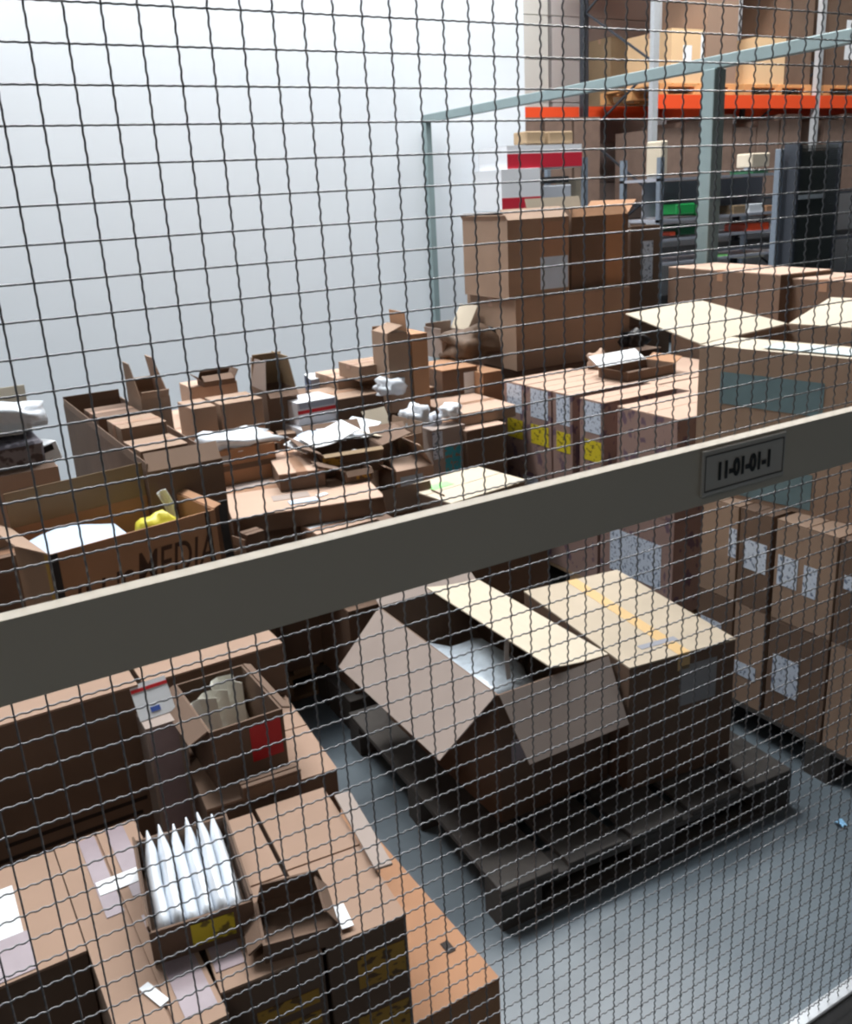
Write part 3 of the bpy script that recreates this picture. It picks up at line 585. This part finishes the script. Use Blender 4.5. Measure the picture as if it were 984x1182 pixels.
# ================= stack with yellow stickers (side x = 2.93) =================
pallet('pallet under the stack of cartons with yellow stickers', 2.93, 1.72, 1.2, 1.38, m=wood)
ys = [3.04, 2.83, 2.60, 2.385, 2.15]
SG = 'cartons with yellow stickers on the top layer'
names = ['farthest carton of the yellow sticker row, two stacked white labels', 'second carton from the far end of the yellow sticker row', 'third carton from the far end of the yellow sticker row, beside a dark gap', 'carton with a yellow sticker between two dark gaps']
for i in range(4):
    y1, y0 = ys[i] - .006, ys[i+1] + (.006 if i < 2 else .05)
    carton(names[i], {'FL': ('w', 2.93, y0)}, 1.10, .62, purple, w=.48, d=y1 - y0, rot=0, fm=pink, seam='x', tp=False,
           decals=[('L', .2, .66, .88, .98, lab), ('L', .2, .36, .9, .58, yellow, 'yellow_sticker', 'yellow sticker')], group='cartons with yellow stickers')
carton('nearest carton of the sticker stack, plain printed side facing the aisle', {'FL': ('w', 2.93, 1.72)}, 1.10, .62, purple, w=.48, d=.385, rot=0, fm=pink, seam='x', tp=False)
L2 = [(3.03, 2.72, 'far', [('L', .55, .55, .98, .95, lab), ('L', .55, .1, .98, .5, lab)]), (2.71, 2.24, 'middle', []), (2.22, 1.72, 'near', [('L', .15, .25, .85, .72, lab)])]
for y1, y0, w_, dc in L2:
    carton('lower carton at the %s end of the stack with yellow stickers' % w_ if w_ != 'middle' else 'lower carton in the middle of the stack with yellow stickers', {'FL': ('w', 2.93, y0)}, .619, .146, purple, w=.48, d=y1 - y0, rot=0, decals=dc, tp=False)
for k, (y0, d_) in enumerate(((1.72, .62), (2.36, .66))):
    carton(('near' if k == 0 else 'far') + ' pinkish topped carton on the back half of the sticker stack', {'FL': ('w', 3.43, y0)}, 1.095, .146, purple, w=.68, d=d_, rot=0, fm=pink, seam='y', tp=False)
carton('small dark open box on top of the sticker stack, white papers behind it', {'FL': (716, 429), 'FR': (790, 421)}, 1.15, 1.10, brown, d=.22, rot=2, flaps={'B': (150, .1, dict(m=white)), 'L': (165, .05), 'R': (150, .06, dict(m=orangeb))})
bm = lump(.16, .12, .10, 61, .25); _p = PZ((733, 398), 1.14); o = mk('black_bag', bm, black, None, (_p[0] - .0, _p[1] + .02, 1.13), smooth=True); tag(o, 'black crumpled bag behind the small dark open box', 'bag')
bm = lump(.10, .09, .09, 62, .2); _p = PZ((690, 424), 1.10); o = mk('brown_paper_wad', bm, pink, None, (_p[0], _p[1], 1.10), smooth=True); tag(o, 'crumpled tan paper wad on top of the sticker stack', 'paper')

# ================= right stack by the aisle (side x = 2.6) =================
pallet('pallet under the right stack of labelled cartons', 2.6, .06, 1.0, 1.22, m=gwood)
ya = [1.262, 1.078, .915, .66, .40, .10]
for r_, (z0, z1) in enumerate(((.146, .555), (.556, .935))):
    for i in range(5):
        y1, y0 = ya[i] - .004, ya[i+1] + (.004 if i != 1 else .018)
        dcs = {(1, 0): [('L', .78, .46, .98, .76, lab)], (1, 1): [('L', .2, .40, .9, .70, lab)], (1, 2): [('L', .06, .36, .40, .66, lab), ('L', .5, .34, .72, .64, lab)], (1, 3): [('L', .1, .55, .4, .68, lab)],
               (0, 0): [('L', .1, .35, .7, .72, lab)], (0, 1): [('L', .1, .28, .8, .42, lab)], (0, 2): [('L', .1, .30, .55, .66, lab)], (0, 3): []}.get((r_, i), [])
        pos = ['farthest', 'second farthest', 'middle', 'second nearest', 'nearest'][i]; row = ['lower', 'upper'][r_]
        carton('%s carton in the %s row of the right stack beside the aisle' % (pos, row), {'FL': ('w', 2.6, y0)}, z1, z0, kraft if (i + r_) % 2 else brown, w=.46, d=y1 - y0, rot=0, decals=dcs, tp=False)
for k, y0 in enumerate((.10, .70)):
    carton(('near' if k == 0 else 'far') + ' filler carton behind the labelled rows of the right stack', {'FL': ('w', 3.07, y0)}, .934, .146, kraft, w=.5, d=.57, rot=0, tp=False)
carton('big open carton with a slate blue printed panel and pale flaps, above the sign', {'BL': (808, 398)}, 1.50, .936, kraft, w=.62, d=.80, rot=9,
       flaps={'L': (1, .2, dict(m=cream)), 'B': (168, .40, dict(m=cream, taper=.05)), 'R': (168, .34, dict(m=cream)), 'F': (200, .15, dict(m=cream))},
       decals=[('T', .04, .2, .24, .7, mat('pale_teal_print', (184, 198, 200), .7), 'pale_printed_panel', None, .006), ('L', .12, .63, .62, .84, tealp, 'blue_printed_panel', 'slate blue printed panel'), ('L', .14, .03, .6, .26, tealp, 'blue_printed_panel', 'slate blue printed panel')], name='big_flap_carton', key='bigflap')
# wide boxes behind
pallet('pallet under the wide cartons behind the sticker stack', 4.18, 1.72, .46, 1.35, m=wood, nb=3)
carton('tall base carton behind the sticker stack', {'FL': ('w', 4.2, 1.75)}, 1.2, .146, brown, w=.42, d=1.28, rot=0)
carton('wide carton behind the raised pale flap of the big open carton', {'FL': (902, 317), 'BL': (772, 308)}, 1.59, 1.201, brown, w=.36, fm=pink)
carton('second wide carton at the right edge behind the big open carton', {'BL': (910, 321)}, 1.565, 1.201, brown, w=.36, d=.44, rot=0, fm=pink)

# ================= tall stack in front of the white wall =================
pallet('pallet under the tall stack of big cartons', 3.2, 3.2, 1.25, 1.1, m=wood)
carton('lowest big carton of the tall stack', {'FL': ('w', 3.25, 3.26)}, 1.08, .146, brown, w=1.1, d=.9, rot=0)
TF = (3.21, 3.27)
_f = PZ((600, 424), 1.085)
def at_y(px, py, y): p = PY((px, py), y); return p
pA = at_y(597, 424, 3.27); pB = at_y(600, 345, 3.27); pC = at_y(722, 345, 3.27); pD = at_y(588, 250, 3.27)
carton('middle carton of the tall stack, plain brown front', {'FL': ('w', pA[0], 3.27)}, pB[2], 1.081, kraft, w=pC[0] - pA[0], d=.55, rot=-3)
carton('upper left carton of the tall stack with a white sheet taped to its front', {'FL': ('w', pD[0], 3.29)}, pD[2] - .02, pB[2] + .001, kraft, w=at_y(657, 300, 3.27)[0] - pD[0], d=.5, rot=-3,
       flaps={'F': (35, .1), 'B': (80, .04), 'L': (120, .03)}, decals=[('F', .52, .08, .98, .50, bluew, 'white_sheet', 'white sheet'), ('F', .52, .5, .98, .95, tape, 'brown_tape')])
carton('upper right carton of the tall stack with torn open top and a pale flap', {'FL': ('w', at_y(660, 300, 3.3)[0], 3.3)}, pD[2] - .03, pB[2] + .001, brown, w=at_y(722, 300, 3.3)[0] - at_y(660, 300, 3.3)[0], d=.45, rot=-3,
       flaps={'B': (110, .12, dict(m=cream)), 'F': (60, .06, dict(m=orangeb)), 'R': (130, .1, dict(m=orangeb)), 'L': (80, .05)}, decals=[('F', .6, .0, .9, 1, orangeb, 'orange_tape')])
carton('dark carton with a small label right behind the tall stack', {'FL': ('w', at_y(728, 300, 3.5)[0], 3.5)}, at_y(728, 262, 3.5)[2], 1.2, brown, w=.26, d=.3, rot=0, flaps={'B': (100, .04), 'L': (120, .06, dict(m=white))}, decals=[('F', .4, .45, .75, .85, lab)])
carton('support carton under the dark carton beside the tall stack', {'FL': ('w', 4.36, 3.48)}, 1.199, .0, brown, w=.28, d=.4, rot=0)

carton('low base carton under the tan cartons behind the pale sticker carton', {'FL': ('w', 1.86, 2.50)}, .60, .0, brown, w=.44, d=.56, rot=0, tp=False)

_p = PY((506, 421), 3.75); bm = sheet(2, 6, lambda u, v: (u * .07, .02 * math.sin(v * 3), v * .16)); o = mk('white_sheet', bm, white, None, (_p[0] - .02, 3.62, 1.122)); tag(o, 'white sheet of paper standing left of the dark crumpled bag', 'paper')
slip('paper_slip', 'small white slip on the wide flat carton just above the beam', 'paper', (372, 571), .903, .05, .03, 15, white)
slip('envelope', 'pale blue envelope lying on the nearest part of the wide flat carton', 'envelope', (350, 578), .903, .12, .05, -10, bluew)
slip('brown_paper', 'crumpled brown paper flat on the far pinkish topped carton', 'paper', (655, 440), 1.098, .2, .1, 25, kraft)
bm = lump(.11, .09, .06, 77, .3); _p = PZ((497, 478), 1.0); o = mk('tissue_wad', bm, white, None, (_p[0] + .06, _p[1] - .1, 1.002), smooth=True); tag(o, 'white tissue wad on the left corner of the flat pinkish topped carton', 'paper') 
# the rack frame at the back: uprights, braces, orange beams
YR = 8.0; XR = [PY((757, 110), YR)[0], PY((945, 110), YR)[0]]
XR.append(2 * XR[1] - XR[0] + .2); XR.append(XR[-1] + 3.1)
rack = empty('pallet_rack', (XR[0], YR, 0)); tag(rack, 'tall pallet rack with orange beams and pale uprights at the back right', 'rack')
def rb(name, m, *boxes, bars=()):
    bm = bmesh.new()
    for b_ in boxes: ab(bm, b_[0] - XR[0], b_[1] - YR, b_[2], b_[3] - XR[0], b_[4] - YR, b_[5])
    for a, b2, r in bars: bar(bm, (a[0] - XR[0], a[1] - YR, a[2]), (b2[0] - XR[0], b2[1] - YR, b2[2]), r)
    return mk(name, bm, m, rack)
for x in XR:
    rb('upright', galv, (x - .045, YR, 0, x + .045, YR + .07, 6.0))
    rb('upright', dsteel, (x - .045, YR + 1.3, 0, x + .045, YR + 1.37, 6.0))
    for z in (.5, 2.0, 3.5, 4.9):
        rb('brace', dsteel, bars=[((x, YR + .05, z), (x, YR + 1.3, z + .75), .012)])
        rb('brace', dsteel, bars=[((x, YR + 1.3, z + .75), (x, YR + .05, z + 1.45), .012)])
BZ = 3.0
for i in range(3):
    a, b_ = XR[i] + .046, XR[i + 1] - .046
    for y in (YR - .005, YR + 1.33):
        for z in (BZ, 4.9):
            rb('beam', orange, (a, y, z - .03, b_, y + .05, z + .13))
    for z in (1.85, 1.2, .5):
        rb('shelf_deck', dsteel, (a, YR + .02, z - .03, b_, YR + 1.28, z))
# the short continuation of the beam on the left of the first upright
rb('beam', orange, (XR[0] - 1.3, YR + 1.38, BZ, XR[0] - .05, YR + 1.43, BZ + .13))
def rp(px, py, y=YR + .1): return PY((px, py), y)
# loads on the beam level
def load(label, px0, px1, pyt, m, decals=(), y=YR + .12, zb=BZ + .276, d=.8, **k):
    x0 = PY((px0, 80), y)[0]; x1 = PY((px1, 80), y)[0]; zt = max(PY((px0, pyt), y)[2], zb + .2)
    return carton(label, {'FL': ('w', x0, y)}, zt, zb, m, w=x1 - x0, d=d, rot=0, decals=decals, name='stacked_carton', cat='box', **k)
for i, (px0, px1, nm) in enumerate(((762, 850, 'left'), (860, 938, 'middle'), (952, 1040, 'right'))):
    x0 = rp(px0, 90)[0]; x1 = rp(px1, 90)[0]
    pallet('orange lit wooden pallet on the rack beam, %s of three' % nm, x0, YR + .1, x1 - x0, 1.1, m=mat('orange_lit_wood', (214, 160, 104), .8, noise=.12, scale=6), zb=BZ + .131, nb=6)  # orange light on the wood put into its colour
load('light tan carton with a white label on the rack, just right of the white upright', 775, 812, 32, mat('light_tan', (222, 188, 146), .8), [('F', .35, .25, .62, .7, white), ('F', .9, .4, 1, .95, white)])
load('plain brown carton on the rack above the orange beam, right of the light tan carton', 815, 850, -40, mat('mid_brown', (150, 124, 106), .85))  # plain mid-brown board
load('light tan carton on the middle rack pallet', 872, 906, 42, mat('light_tan', (222, 188, 146), .8))
load('tall brown carton on the rack next to the thin white upright', 908, 936, -60, brown)
load('dark brown carton at the right end of the rack with a white label', 953, 990, -60, brown, [('F', .55, .2, .95, .5, white)])
load('tall dark carton at the right picture edge on the rack', 992, 1040, -60, brown)
load('tan carton left of the white upright with a white label', 705, 752, 42, olive, [('F', .55, .25, .9, .7, white)], y=YR + 1.365, zb=BZ + .131, d=.45)
# upper level loads
for i, (px0, px1, pyb, nm, m) in enumerate(((762, 800, 28, 'pinkish wrapped load hanging high above the light tan carton', greyb), (803, 848, 25, 'brown load high on the second rack level', mat('mid_brown', (150, 124, 106), .85)), (862, 900, 45, 'dark load high on the rack with a small white label', brown), (953, 1000, 20, 'tan load high at the right end of the rack', pink))):
    x0 = rp(px0, 20)[0]; x1 = rp(px1, 20)[0]; 
    carton(nm, {'FL': ('w', x0, YR + .1)}, 6.2, 5.035, m, w=x1 - x0, d=1.0, rot=0, name='stacked_carton', tp=False)
# wrapped pale loads left of the rack, against the wall
for i, (px0, px1, pyt, pyb, m, nm) in enumerate(((603, 636, -80, 112, mat('pale_wrap', (214, 212, 206), .5), 'pale wrapped column against the back wall, left one'), (640, 672, -80, 118, mat('grey_wrap', (196, 190, 188), .5), 'greyish wrapped column against the back wall beside the rack'), (676, 757, -80, 118, mat('pink_grey_wrap', (160, 142, 134), .6), 'wide pinkish grey wrapped load behind the rack braces'))):
    x0 = PY((px0, 90), 9.9)[0]; x1 = PY((px1, 90), 9.9)[0]
    bm = bmesh.new(); n = 12; H = 6.5
    for k in range(n): ab(bm, -(x1 - x0)/2 + (.01 if k % 2 else 0), 0, k * H / n, (x1 - x0)/2, .55, (k + 1) * H / n - .01)
    o = mk('wrapped_load', bm, m, None, ((x0 + x1)/2, 9.95, 0)); tag(o, nm, 'wrapped load')
x0 = PY((680, 20), 9.6)[0]; x1 = PY((752, 20), 9.6)[0]
# shelf goods under the beam
def good(name, label, cat, px0, px1, py0, py1, m, y=YR - .3, d=.4, group=None):
    a = PY((px0, py1), y); b_ = PY((px1, py0), y)
    bm = bmesh.new(); ab(bm, -(b_[0] - a[0])/2, 0, 0, (b_[0] - a[0])/2, d, b_[2] - a[2]); bevel(bm, .01)
    o = mk(name, bm, m, None, ((a[0] + b_[0])/2, y, a[2])); tag(o, label, cat, group); return o
# a row of dark cartons on the rack shelf between beam and bins
bx = [rp(763, 160)[0] + (i * .46) for i in range(13)]
for i, x in enumerate(bx):
    if x < XR[1] + .08 and x + .42 > XR[1] - .08: continue
    if x + .44 > XR[2] - .1: break
    h = .90 + .08 * ((i * 7) % 3)
    carton('grey brown carton in the long shelf row under the orange beam', {'FL': ('w', x, YR + .14)}, 1.851 + h, 1.851, mat('shelf_brown', (126, 104, 92), .85, noise=.1), w=.42, d=.8, rot=0, tp=False, name='shelf_carton', group='cartons in the shelf row under the orange beam')
for i in range(3):
    x = XR[0] - .45 - i * .48
    carton('grey brown carton stacked left of the white upright below the beam', {'FL': ('w', x, YR + 1.0)}, 2.97, 1.6, mat('shelf_brown', (126, 104, 92), .85, noise=.1), w=.44, d=.6, rot=0, tp=False, name='shelf_carton', group='cartons left of the white upright')
    bm = None
tb = empty('steel_table', (XR[0] - 1.0, YR + 1.2, 0)); tag(tb, 'plain steel shelf carrying the cartons left of the white upright', 'shelf')
bm = bmesh.new(); ab(bm, -.6, -.25, 1.55, .65, .45, 1.599); mk('shelf_board', bm, dsteel, tb)
for sx in (-.58, .6):
    for sy in (-.23, .4):
        bm = bmesh.new(); ab(bm, sx, sy, 0, sx + .04, sy + .04, 1.549); mk('leg', bm, dsteel, tb)

# shelving with bins, nearer
YS = 5.6
sh = empty('bin_shelf', (PY((760, 300), YS)[0], YS, 0)); tag(sh, 'low steel shelving with coloured bins behind the fence', 'shelf'); SX = sh.location.x
SX1 = PY((905, 300), YS)[0] - SX
lv = [PY((800, y), YS)[2] for y in (204, 251, 273, 300)]
for z in lv:
    bm = bmesh.new(); ab(bm, 0, 0, z - .025, SX1, .55, z); mk('shelf_board', bm, mat('grey_shelf', (158, 160, 170), .5), sh)
for x in (0, SX1 - .05):
    for y in (0, .5):
        bm = bmesh.new(); ab(bm, x, y, 0, x + .05, y + .05, PY((800, 180), YS)[2]); mk('upright', bm, mat('blue_grey_steel', (112, 122, 134), .5), sh)
bm = bmesh.new(); ab(bm, .06, .28, lv[1] + .02, SX1 - .06, .30, lv[0] - .03); mk('back_panel', bm, mat('grey_shelf', (158, 160, 170), .5), sh)
good('bin', 'bright green bin left of the teal fence post on the low shelving', 'bin', 781, 803, 234, 248, green, y=YS + .02, d=.26)
good('bin', 'green bin next to the bright green one on the low shelving', 'bin', 805, 815, 236, 249, green, y=YS + .02, d=.26)
good('bin', 'dark green bin under the bright green bins', 'bin', 785, 806, 258, 272, dgreen, y=YS + .02, d=.3)
good('bin', 'orange red bin with a white end right of the teal fence post', 'bin', 862, 889, 256, 270, orange, y=YS + .02, d=.3)
good('small_carton', 'white packet beside the orange red bin', 'packet', 890, 899, 258, 269, white, y=YS + .02, d=.2)
good('bin', 'small orange bin at the left end of the low shelving', 'bin', 774, 781, 267, 272.6, orange, y=YS + .02, d=.2)
good('small_carton', 'light tan packet above the orange red bin', 'packet', 846, 862, 236, 249, olive, y=YS + .02, d=.2)
good('small_carton', 'white carton above the orange red bin', 'box', 864, 882, 234, 249, white, y=YS + .02, d=.2)
good('small_carton', 'tan carton right of the white carton on the low shelving', 'box', 884, 899, 236, 249, orangeb, y=YS + .02, d=.2)
good('small_carton', 'cream carton standing highest on the low shelving', 'box', 868, 890, 176, 193, cream, y=YS + .05, d=.2)
good('bin', 'thin green tray under the cream carton', 'tray', 869, 888, 194.5, 203.6, dgreen, y=YS + .05, d=.3)
good('small_carton', 'white and tan bits at the bottom right of the low shelving', 'packet', 862, 884, 290, 298.5, cream, y=YS + .02, d=.2)
good('bin', 'pale green tray at the bottom of the low shelving', 'tray', 824, 842, 293, 298.5, lime, y=YS + .02, d=.2)
good('small_carton', 'cream box at the left end of the low shelving next to the white upright', 'box', 763, 772, 162, 203, cream, y=YS + .06, d=.2)

# the fence (green grey frame) running away from the mesh
FX = 4.70
zt = PX((490, 133), FX)[2]; fe = empty('fence_frame', (FX, 4, 0)); tag(fe, 'pale teal steel fence frame running back toward the white wall', 'fence')
y1 = 6.65; y0 = 1.5
def fb(name, y_a, z_a, y_b, z_b, r=.03, m=teal):
    bm = bmesh.new(); ab(bm, -r, y_a - 4, z_a, r, y_b - 4, z_b); bevel(bm, .004); return mk(name, bm, m, fe)
fb('top_rail', y0, zt - .07, y1, zt)
yp = PX((820, 200), FX)[1]; yp2 = PX((648, 300), FX)[1]
fb('post', y1 - .06, 0, y1, zt - .071); fb('post', yp - .05, 0, yp + .05, zt - .071, .05); fb('post', y0, 0, y0 + .06, zt - .071)
fb('middle_rail', yp + .051, .78, y1 - .061, .82, .012); fb('middle_rail', yp + .051, .12, y1 - .061, .16, .012)
bm = bmesh.new()
y = y0 + .1
while y < y1 - .1: 
    ab(bm, -.002, y - 4, .16, .002, y - 3.997, .80); y += .05
z = .2
while z < .79: ab(bm, .002, y0 - 4, z, .005, y1 - 4.1, z + .003); z += .05
mk('wire_infill', bm, teal, fe)

# rolling mesh cage at the right
YC = 4.6
a = PY((916, 296), YC); b_ = PY((971, 166), YC); cg = empty('mesh_cage', (a[0], YC, 0)); tag(cg, 'dark grey mesh cage panel standing at the right behind the wide cartons', 'cage')
W = b_[0] - a[0]; zt2 = b_[2]
bm = bmesh.new()
for k in range(int(W / .02)): ab(bm, k * .02, 0, .1, k * .02 + .007, .006, zt2)
for k in range(int((zt2 - .1) / .02)): ab(bm, 0, .006, .1 + k * .02, W, .012, .107 + k * .02)
mk('mesh_infill', bm, mat('dark_mesh', (56, 60, 58), .6), cg)
bm = bmesh.new(); ab(bm, .02, .12, .1, W, .14, zt2 - .05); mk('back_panel', bm, mat('dark_panel', (66, 70, 68), .7), cg)
for x in (-.03, W):
    bm = bmesh.new(); ab(bm, x, -.01, 0, x + .03, .15, zt2 + .02); mk('frame_post', bm, dsteel, cg)
bm = bmesh.new(); ab(bm, 0, -.012, PY((940, 229), YC)[2], W * .62, -.002, PY((940, 224), YC)[2]); mk('crossbar', bm, galv, cg)
for i, (px, wd) in enumerate(((899, .05), (909, .045))):
    p = PY((px, 250), YC + .1); bm = bmesh.new(); ab(bm, -wd/2, 0, 0, wd/2, .06, PY((px, 172), YC + .1)[2]); bevel(bm, .004)
    o = mk('steel_post', bm, mat('blue_grey_steel', (112, 122, 134), .5), None, (p[0], YC + .1, 0)); tag(o, 'blue grey steel post left of the dark mesh cage' if i == 0 else 'second steel post touching the dark mesh cage', 'post')

# white and red cartons stacked on a trolley by the wall
YW = 5.9
ta = PY((586, 300), YW); tr = empty('trolley', (ta[0], YW, 0)); tag(tr, 'grey two level trolley carrying the white and red cartons', 'trolley')
zz = [PY((620, 245), YW)[2], PY((620, 196), YW)[2]]; TW = PY((680, 200), YW)[0] - ta[0]
for z in (zz[0] - .03, .3):
    bm = bmesh.new(); ab(bm, 0, 0, z - .03, TW, .6, z); mk('deck', bm, dsteel, tr)
for x in (0, TW - .05):
    for y in (0, .55): 
        bm = bmesh.new(); ab(bm, x, y, .0, x + .04, y + .05, zz[0] - .061 if x == 0 else PY((660, 182), YW)[2]); mk('post', bm, mat('blue_grey_steel', (112, 122, 134), .5), tr)
def wr(label, px0, px1, pt, pb, rp0, rp1, y=YW, d=.45):
    a = PY((px0, pb), y); b_ = PY((px1, pt), y)
    h = b_[2] - a[2]; f = lambda py: (PY((px0, py), y)[2] - a[2]) / h
    return carton(label, {'FL': ('w', a[0], y)}, b_[2], a[2], mat('white_carton', (226, 228, 232), .6), w=b_[0] - a[0], d=d, rot=0, tp=False, decals=[('F', 0, max(0.01, f(rp1)), 1, f(rp0), mat('crimson_print', (196, 38, 58), .5), 'red_band', 'red band')], name='white_carton')
wr('lower white carton with a red base band, left of the black goods', 580, 624, 194, 243.5, 229, 242)
wr('upper white carton with a broad red band, on top by the wall', 586, 672, 166, 196, 178, 195, y=YW + .02)
good('brown_carton', 'small brown carton on top of the white and red carton, left one', 'box', 608, 630, 151, 165.7, olive, y=YW + .1, d=.2)
good('brown_carton', 'small brown carton on top of the white and red carton, right one', 'box', 634, 662, 151, 165.7, olive, y=YW + .1, d=.2)
good('black_case', 'black case between the two white and red cartons', 'case', 626, 658, 203, 212, black, y=YW + .03, d=.3)
good('white_carton', 'pale carton supporting the black case', 'box', 628, 660, 212.3, 243.5, mat('pale_grey_carton', (176, 180, 188), .6), y=YW + .03, d=.4)
good('brown_carton', 'pale carton standing on the trolley deck behind the torn top of the tall stack', 'box', 664, 674, 205, 243, cream, y=YW + .1, d=.3)
# tiny blue scrap on the floor
_p = PZ((973, 957), .002); bm = sheet(3, 3, lambda u, v: (u * .03, v * .035, .008 * math.sin(u * 5 + v * 3) + .009), .001); o = mk('paper_scrap', bm, mat('light_blue_scrap', (150, 200, 235), .5), None, (_p[0], _p[1], .0)); tag(o, 'light blue scrap of paper lying on the floor', 'paper scrap')


# ------------------------------------------------------------------ light
def area(name, loc, size, sy, power, col, rot=(0, 0, 0)):
    l = bpy.data.lights.new(name, 'AREA'); l.shape = 'RECTANGLE'; l.size = size; l.size_y = sy; l.energy = power; l.color = col
    o = bpy.data.objects.new(name, l); COL.objects.link(o); o.location = loc; o.rotation_euler = rot; return o
w = bpy.data.worlds.new('world'); SC.world = w; w.use_nodes = True
w.node_tree.nodes['Background'].inputs['Color'].default_value = (.6, .7, .85, 1); w.node_tree.nodes['Background'].inputs['Strength'].default_value = .3
for i, (x, y, e) in enumerate(((0, 5.0, 430), (4.2, 4.9, 430), (8.5, 5.6, 420))):
    area('high_bay_lamp', (x, y, 8.4), 3.0, .9, e, (1, .98, .95))
area('high_bay_lamp', (11, 7.2, 8.5), 3.0, 1.0, 380, (1, .97, .93))
area('skylight', (3.0, 4.2, 8.8), 10, 2.0, 560, (.90, .95, 1))
area('beam_fill', (-2.6, -2.6, 5.5), 1.5, .6, 42, (1, .95, .88))  # added fill light for the beam, stronger at its left end

SC.view_settings.view_transform = 'Standard'; SC.view_settings.look = 'None'; SC.view_settings.gamma = 1.0
SC.view_settings.use_curve_mapping = False
SC.view_settings.exposure = 0.0
SC.cycles.use_denoising = True
SC.cycles.max_bounces = 6
SC.cycles.filter_width = 2.4
